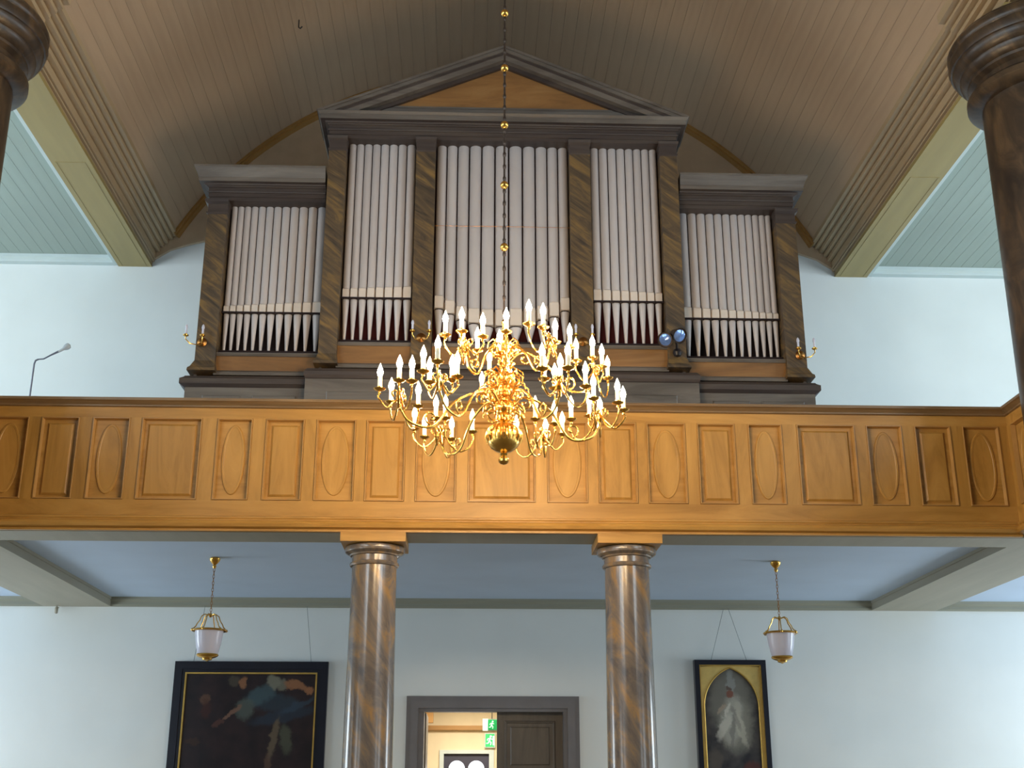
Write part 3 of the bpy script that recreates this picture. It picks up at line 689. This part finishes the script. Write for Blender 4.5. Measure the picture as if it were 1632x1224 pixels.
MB().tube([(p[0], YW-.068, p[1]) for p in pointed(18, .004)], .009, 8).build('arch_bead', M['gilt'], pb)
B1 = []
O = lambda X, Z: (X-pc, Z-(PRZ-PRH))
addb(pc, 2.72, .34, .50, 0, srgb(122, 120, 110), .8); addb(pc+.05, 2.45, .26, .40, 0, srgb(150, 148, 134), .6)
addb(pc-.0, 2.95, .06, .22, 0, srgb(150, 154, 150), .6)
addb(pc+.0, 2.50, .16, .36, -10, srgb(168, 166, 154), .8); addb(pc-.10, 2.42, .07, .22, -28, srgb(204, 200, 186), .6); addb(pc+.10, 2.42, .06, .30, 12, srgb(190, 186, 168), .6); addb(pc+.0, 2.36, .035, .26, -8, srgb(110, 108, 104), .6); addb(pc+.05, 2.52, .03, .2, 18, srgb(116, 112, 106), .5); addb(pc-.05, 2.62, .03, .12, -30, srgb(210, 206, 192), .6)
addb(pc-.01, 2.80, .05, .065, 0, srgb(124, 78, 62), .95); addb(pc-.02, 2.87, .035, .03, 0, srgb(84, 60, 50), .8)
addb(pc-.12, 2.64, .10, .03, 48, srgb(168, 150, 130), .7); addb(pc+.08, 2.66, .05, .10, 10, srgb(176, 172, 158), .7)
addb(pc-.22, 2.05, .10, .14, 0, srgb(92, 84, 76), .7); addb(pc+.22, 1.95, .14, .10, 0, srgb(96, 46, 40), .7); addb(pc, 1.75, .30, .22, 0, srgb(50, 42, 44), .6)
MB().box(ax0-.01, ax1+.01, YW-.045, YW-.02, zbm, zt).build('canvas', painted('arched_canvas', (srgb(40, 38, 44), srgb(84, 80, 76)), B1, .95), pb)
picture_wires(pc, PRZ-.01, .22, .03, 3.83, pb)

# ------------------------------------------------------------------ door and vestibule
d1 = thing('door_1', (0, YW, 0), None, None, None, 'structure'); d1['label'] = 'grey framed double door to the vestibule, left leaf standing open'
fr = MB()
for (o_, t_, y_) in ((0, .05, YW-.035), (.05, .09, YW-.055), (.13, .05, YW-.03)):
    x0, x1, zt_ = DX0-.19+o_, DX1+.17-o_, DZ+.145-o_
    fr.box(x0, x0+t_, y_, YW-.001, 0, zt_-t_); fr.box(x1-t_, x1, y_, YW-.001, 0, zt_-t_); fr.box(x0, x1, y_, YW-.001, zt_-t_, zt_)
fr.box(DX0-.02, DX0+.02, YW-.02, YW+.35, 0, DZ-.02); fr.box(DX1-.02, DX1+.02, YW-.02, YW+.35, 0, DZ-.02); fr.box(DX0-.02, DX1+.02, YW-.02, YW+.35, DZ-.02, DZ+.02)
fr.build('door_frame', M['door_grey'], d1)
lf = MB().box(.03, DX1-.022, YW+.10, YW+.145, .01, DZ-.025)
leaf = lf.build('door_leaf', M['door_leaf'], d1)
for (z0, z1) in ((.12, .95), (1.08, 1.80), (1.92, 2.50)):
    bead(.12, DX1-.11, z0, z1, .03, YW+.085, YW+.10).build('panel_moulding', M['door_leaf'], leaf)
    MB().bevbox(.19, DX1-.18, YW+.088, YW+.10, z0+.07, z1-.07, .012).build('door_panel', M['door_leaf'], leaf)
MB().tube([(.08, YW+.10, 1.05), (.08, YW+.05, 1.05), (.17, YW+.05, 1.05)], .009, 8).build('handle', M['brass_dark'], leaf)
# left leaf folded back into the vestibule against its wall
lf2 = MB().box(DX0-.01, DX0+.035, YW+.36, YW+1.18, .01, DZ-.025).build('door_leaf', M['door_leaf'], d1)
# vestibule shell
VX0, VX1, VY = -1.4, 1.6, 18.0
struct(MB().box(VX0, VX1, YW+.35, VY, -.12, 0).build('floor', M['floor']), 'floor of the vestibule beyond the door')
struct(MB().box(VX0, VX1, YW+.35, VY+.1, 2.96, 3.02).build('ceiling', M['cream']), 'cream ceiling of the vestibule beyond the door')
v = MB().box(VX0-.1, VX0, YW+.35, VY+.1, 0, 3.02); v.build('wall_left', M['cream'])
bpy.data.objects['wall_left.001']['label'] = 'cream left wall of the vestibule'; bpy.data.objects['wall_left.001']['kind'] = 'structure'
v = struct(MB().box(VX1, VX1+.1, YW+.35, VY+.1, 0, 3.02).build('wall_right', M['cream']), 'cream right wall of the vestibule')
ODX0, ODX1, ODZ = -.68, .02, 2.24
v = MB().box(VX0, ODX0, VY, VY+.12, 0, 3.0).box(ODX1, VX1, VY, VY+.12, 0, 3.0).box(ODX0, ODX1, VY, VY+.12, ODZ, 3.0)
struct(v.build('wall_rear', M['cream']), 'cream rear wall of the vestibule with the outer door')
struct(MB().box(VX0, VX1, VY-.10, VY, 2.54, 2.60).build('trim_10', M['wood_brown']), 'brown ledge across the vestibule rear wall')
struct(MB().box(-1.12, -.96, VY-.45, VY-.3, 0, 2.96).box(-1.12, -.80, VY-.45, VY-.3, 2.62, 2.96).build('trim_11', M['wood_brown']), 'brown wooden post and bracket at the left of the vestibule')
d2 = thing('door_2', (-.33, VY, 0), None, None, None, 'structure'); d2['label'] = 'dark outer door with two round-topped bright panes, seen through the vestibule'
fr = MB().box(ODX0-.03, ODX0+.03, VY-.03, VY+.12, 0, ODZ-.02).box(ODX1-.03, ODX1+.04, VY-.03, VY+.12, 0, ODZ-.02).box(ODX0-.03, ODX1+.04, VY-.03, VY+.12, ODZ-.02, ODZ+.03)
fr.build('door_frame', M['pale_trim'], d2)
# leaf with two arched openings
lf = MB(); zt_ = ODZ-.02; zsp = 2.015
for cx_ in (-.465, -.19):
    r_ = .115; xl, xr = (ODX0+.03, -.328) if cx_ < -.3 else (-.328, ODX1-.03); n = 14
    arc = [(cx_+r_*cos(pi-pi*k/n), zsp+r_*sin(pi-pi*k/n)) for k in range(n+1)]
    topp = [(xl+(xr-xl)*k/n, zt_) for k in range(n+1)]
    for k in range(n): lf.prism([arc[k], arc[k+1], topp[k+1], topp[k]], VY+.03, VY+.08)
    lf.box(xl, cx_-r_, VY+.03, VY+.08, .02, zsp); lf.box(cx_+r_, xr, VY+.03, VY+.08, .02, zsp)
    lf.prism([(xl, zsp), arc[0], topp[0]], VY+.03, VY+.08); lf.prism([arc[-1], (xr, zsp), topp[-1]], VY+.03, VY+.08)
    lf.box(cx_-r_, cx_+r_, VY+.03, VY+.08, .02, .9)
lo = lf.build('door_leaf', M['dark_blue'], d2)
for cx_ in (-.465, -.19):
    MB().prism([(cx_-.12, .88)]+[(cx_+.12*cos(pi-pi*k/14), zsp+.12*sin(pi-pi*k/14)) for k in range(15)]+[(cx_+.12, .88)], VY+.085, VY+.095).build('pane', M['daylit'], lo)
# exit signs
def exit_sign(x, y, z, w_, h_, label, half=False):
    t = thing('exit_sign', (x, y, z), label, 'sign', 'green emergency exit signs')
    MB().box(x-w_/2, x+w_/2, y, y+.05, z-h_/2, z+h_/2).build('housing', M['pale_trim'], t)
    MB().box(x-w_/2+.012, x+w_/2-.012, y-.004, y, z-h_/2+.012, z+h_/2-.012).build('green_face', M['exit_green'], t)
    m_ = MB(); u = h_/10; X = x+.0; F_ = y-.008
    def stroke(a, b, r):
        m_.tube([(X+a[0]*u, F_, z+a[1]*u), (X+b[0]*u, F_, z+b[1]*u)], r*u, 6, False)
    m_.lathe([(.0, -.003), (.75*u, -.002), (.75*u, .002), (.0, .003)], (X+.6*u, F_, z+2.7*u), 12, Matrix.Rotation(pi/2, 4, 'X'))
    stroke((.2, 1.7), (-.5, -.6), .62); stroke((-.5, -.6), (.9, -1.4), .42); stroke((.9, -1.4), (.5, -3.2), .38); stroke((-.5, -.6), (-1.2, -2.0), .42); stroke((-1.2, -2.0), (-2.6, -2.0), .36)
    stroke((.2, 1.5), (1.7, .6), .32); stroke((.1, 1.5), (-1.6, 1.0), .32); stroke((-1.6, 1.0), (-1.9, -.2), .3)
    m_.build('running_figure', M['exit_white'], t)
    if half:
        MB().box(x+w_*.26, x+w_*.40, y-.009, y-.004, z-h_*.34, z+h_*.3).build('door_symbol', M['exit_white'], t)
    else:
        MB().box(x-w_/2, x-w_*.22, y-.006, y-.003, z-h_/2, z+h_/2).build('pale_side', M['exit_white'], t)
exit_sign(-.005, 16.3, 2.52, .24, .15, 'upper green exit sign hanging in the vestibule beside the closed door leaf')
exit_sign(-.0, 17.945, 2.40, .15, .20, 'lower green and white exit sign on the vestibule wall above the outer door', True)
for nm_ in ('rod',):
    MB().tube([(-.005, 16.32, 2.59), (-.005, 16.32, 2.96)], .006, 6).build('rod', M['black'], bpy.data.objects['exit_sign'])

# ------------------------------------------------------------------ chandelier
HC = Vector((-.108, 7.8, 0))
ch = thing('chandelier', (HC.x, HC.y, 3.70), 'large brass chandelier with about fifty lit candle bulbs, hanging before the organ gallery', 'chandelier')
CH0 = Vector((HC.x, HC.y, 3.70))
bodyprof = [(.0, 3.705), (.022, 3.71), (.036, 3.725), (.037, 3.74), (.026, 3.755), (.016, 3.762), (.026, 3.77), (.03, 3.778), (.02, 3.786), (.05, 3.795), (.085, 3.818), (.108, 3.85), (.113, 3.885), (.108, 3.92), (.088, 3.955), (.055, 3.98)]
MB().lathe(bodyprof, HC, 40).build('body_ball', M['brass'], ch)
MB().lathe([(.055, 3.98), (.03, 3.99), (.026, 4.0), (.045, 4.01), (.045, 4.02), (.028, 4.03), (.03, 4.045), (.062, 4.07), (.070, 4.10), (.058, 4.13), (.03, 4.15), (.026, 4.17), (.05, 4.185), (.05, 4.20), (.03, 4.215), (.028, 4.25), (.05, 4.28), (.058, 4.31), (.045, 4.34), (.024, 4.37), (.022, 4.40), (.045, 4.415), (.045, 4.43), (.022, 4.445), (.02, 4.52), (.035, 4.55), (.04, 4.58), (.03, 4.61), (.015, 4.64), (.012, 4.70), (.02, 4.72), (.006, 4.745)], HC, 28).build('stem', M['brass'], ch)
# gadroons round the ball
gd = MB(); ng = 20
for k in range(ng):
    a = 2*pi*k/ng
    gd.tube([(HC.x+cos(a)*r, HC.y+sin(a)*r, z) for r, z in ((.062, 3.975), (.092, 3.955), (.112, 3.92), (.117, 3.885), (.110, 3.855))], [.006, .010, .013, .012, .006], 6)
gd.build('gadroon_band', M['brass'], ch)
# shared meshes, origin at the underside of the drip pan
bulb_me = MB().lathe([(.009, .088), (.014, .096), (.0185, .112), (.019, .124), (.0135, .145), (.006, .163), (.001, .178)], seg=14).mesh('bulb', M['bulb'])
sleeve_me = MB().lathe([(.0135, .012), (.0145, .015), (.0145, .09), (.012, .093)], seg=14).mesh('candle', M['candle'])
pan_me = MB().lathe([(.006, -.03), (.011, -.025), (.008, -.012), (.018, -.006), (.036, .002), (.040, .008), (.036, .008), (.02, .004), (.017, .014), (.018, .022), (.014, .022)], seg=18).mesh('drip_pan', M['brass'])
FZ = .125   # flame centre above the pan
def bez(P, n=14):
    """Catmull-Rom through P"""
    P = [Vector(p) for p in P]; Q = [P[0]*2-P[1]]+P+[P[-1]*2-P[-2]]; out = []
    for i in range(1, len(Q)-2):
        for k in range(n):
            t = k/n; a, b, c, d = Q[i-1], Q[i], Q[i+1], Q[i+2]
            out.append(0.5*((2*b)+(-a+c)*t+(2*a-5*b+4*c-d)*t*t+(-a+3*b-3*c+d)*t*t*t))
    out.append(P[-1]); return out
def candle_arm(hub, q):
    """q: underside of pan. U-shaped arm from the hub with a curl"""
    d = Vector((q.x-hub.x, q.y-hub.y, 0)); L_ = max(d.length, .05); d = d/L_
    zt = q.z-.028; zl = min(q.z-.11, q.z-.05-.42*L_)
    pts = [(hub.x+d.x*.012, hub.y+d.y*.012, hub.z+.03), (hub.x+d.x*L_*.16, hub.y+d.y*L_*.16, hub.z+.0), (hub.x+d.x*L_*.34, hub.y+d.y*L_*.34, zl+.035), (hub.x+d.x*L_*.62, hub.y+d.y*L_*.62, zl), (hub.x+d.x*L_*.90, hub.y+d.y*L_*.90, zl+.035), (q.x+d.x*.008, q.y+d.y*.008, zt-.02), (q.x, q.y, zt+.012)]
    mb = MB().tube(bez(pts, 5), .0062, 7)
    # scroll leaf at the inner end
    c_ = Vector((hub.x+d.x*L_*.22, hub.y+d.y*L_*.22, hub.z+.045)); sp = []
    for k in range(12):
        a = -1.2+k*.48; r = .028*(1-k/15)
        sp.append((c_.x+d.x*r*cos(a), c_.y+d.y*r*cos(a), c_.z+r*sin(a)))
    mb.tube(sp, [.007-.0003*k for k in range(12)], 6)
    return mb.build('candle_arm', M['brass'], ch)
def put_candle(q):
    l = q-CH0
    c_ = link('candle', sleeve_me, ch, l); link('bulb', bulb_me, c_)
    p_ = link('drip_pan', pan_me, ch, l)
def cluster(pxs, zf, z_att, stem_z=.02):
    qs = [atZ(x, y, zf) - Vector((0, 0, FZ)) for x, y in pxs]
    hub = sum(qs, Vector())/len(qs); hub.z = zf-FZ-stem_z-.03
    for q in qs:
        if (Vector((q.x, q.y)) - Vector((hub.x, hub.y))).length < .05: q.y -= .0
        candle_arm(hub, q); put_candle(q)
    # hub: small turned baluster
    MB().lathe([(.0, -.055), (.010, -.05), (.014, -.035), (.008, -.022), (.022, -.01), (.026, .004), (.018, .02), (.01, .03), (.014, .045), (.008, .06), (.0, .075)], hub, 14).build('hub', M['brass'], ch)
    # main arm from the stem: scrolled S
    d = Vector((hub.x-HC.x, hub.y-HC.y, 0)); L_ = d.length; d = d/L_
    s0 = Vector((HC.x, HC.y, 0))
    P = [s0+d*.03+Vector((0, 0, z_att)), s0+d*(L_*.22)+Vector((0, 0, z_att+.09)), s0+d*(L_*.48)+Vector((0, 0, z_att+.0)), s0+d*(L_*.68)+Vector((0, 0, min(z_att, hub.z)-.14)), s0+d*(L_*.90)+Vector((0, 0, hub.z-.135)), s0+d*(L_*1.0)+Vector((0, 0, hub.z-.05))]
    pts = bez(P, 7); m_ = MB().tube(pts, [.0105-.003*k/len(pts) for k in range(len(pts))], 8)
    for (c0, rr, sg) in ((P[1]-Vector((0, 0, .05)), .045, 1), (P[3]+Vector((0, 0, .055))+d*.02, .05, -1)):
        sp = []
        for k in range(14):
            a = sg*(1.5-k*.5); r = rr*(1-k/17)
            sp.append(c0+d*(r*cos(a))+Vector((0, 0, r*sin(a))))
        m_.tube(sp, .0065, 6)
    m_.build('main_arm', M['brass'], ch)
Z1, Z2 = 4.215, 4.60
lower = [
 [(606,592),(637,578),(657,579),(624,614),(667,620.6)],
 [(695,641),(677,672),(720,675),(753,663),(710,640.5),(661,658)],
 [(853,642.5),(883.6,650),(896,667),(869.5,677),(823,673)],
 [(910,642.5),(984,615),(993,627),(956,644),(945.5,608),(939,637)],
 [(675,563),(685,581),(729,572),(721,577),(698,547)],
 [(893,575.5),(884,591),(867,575.5),(864,559),(905,557.5),(933,588)],
]
upper = [
 [(710,507),(736,501),(769.5,510),(737,530.5),(761,533)],
 [(843,489),(865.6,494.5),(885,519),(908,527)],
 [(918,550),(944,545),(959,559),(968,578)],
 [(807,502),(796,537),(813,555)],
 [(780,569),(812,593),(768,603)],
]
for c_ in lower: cluster(c_, Z1, 4.09)
for c_ in upper: cluster(c_, Z2, 4.43)
# small scroll ornaments round the stem
for zc_, n_, rr in ((4.20, 10, .15), (4.30, 10, .12), (4.52, 8, .10), (4.05, 8, .13)):
    for k in range(n_):
        a = 2*pi*k/n_+zc_*3; d = Vector((cos(a), sin(a), 0)); sp = []
        for j in range(16):
            u = -2.6+j*.42; r = .05*(1-j/22)
            sp.append(HC+d*(rr*.62+r*cos(u))+Vector((0, 0, zc_+r*sin(u))))
        MB().tube([HC+d*.02+Vector((0, 0, zc_-.03))]+sp, .0055, 6).tube([HC+d*.02+Vector((0, 0, zc_+.03)), HC+d*(rr*.8)+Vector((0, 0, zc_+.07)), HC+d*rr*1.1+Vector((0, 0, zc_+.04)), HC+d*rr*1.15+Vector((0, 0, zc_+.0))], .005, 6).build('scroll', M['brass'], ch)
# suspension: rods between brass balls up to the vault
balls = [5.292, 5.782, 6.275, 6.757, 7.24, 7.73, 8.22, 8.71, 9.2, 9.7, 10.2, 10.7]
zs_ = [4.74]+balls+[VZ+VR]
for k in range(len(zs_)-1):
    z0, z1 = zs_[k], zs_[k+1]
    r0 = MB().tube([(HC.x, HC.y, z0), (HC.x, HC.y, z1)], .0075, 8)
    for j in range(5):
        zz = z0+(z1-z0)*(j+.5)/5
        r0.lathe([(.0075, zz-.02), (.012, zz-.01), (.012, zz+.01), (.0075, zz+.02)], (HC.x, HC.y, 0), 8)
    r0.build('suspension_rod', M['chain'], ch)
ball_me = MB().lathe([(.006, -.034), (.012, -.030), (.022, -.022), (.029, -.008), (.029, .006), (.022, .02), (.012, .028), (.006, .032)], seg=20).mesh('suspension_ball', M['brass'])
for z in balls: link('suspension_ball', ball_me, ch, Vector((0, 0, z-3.70)))
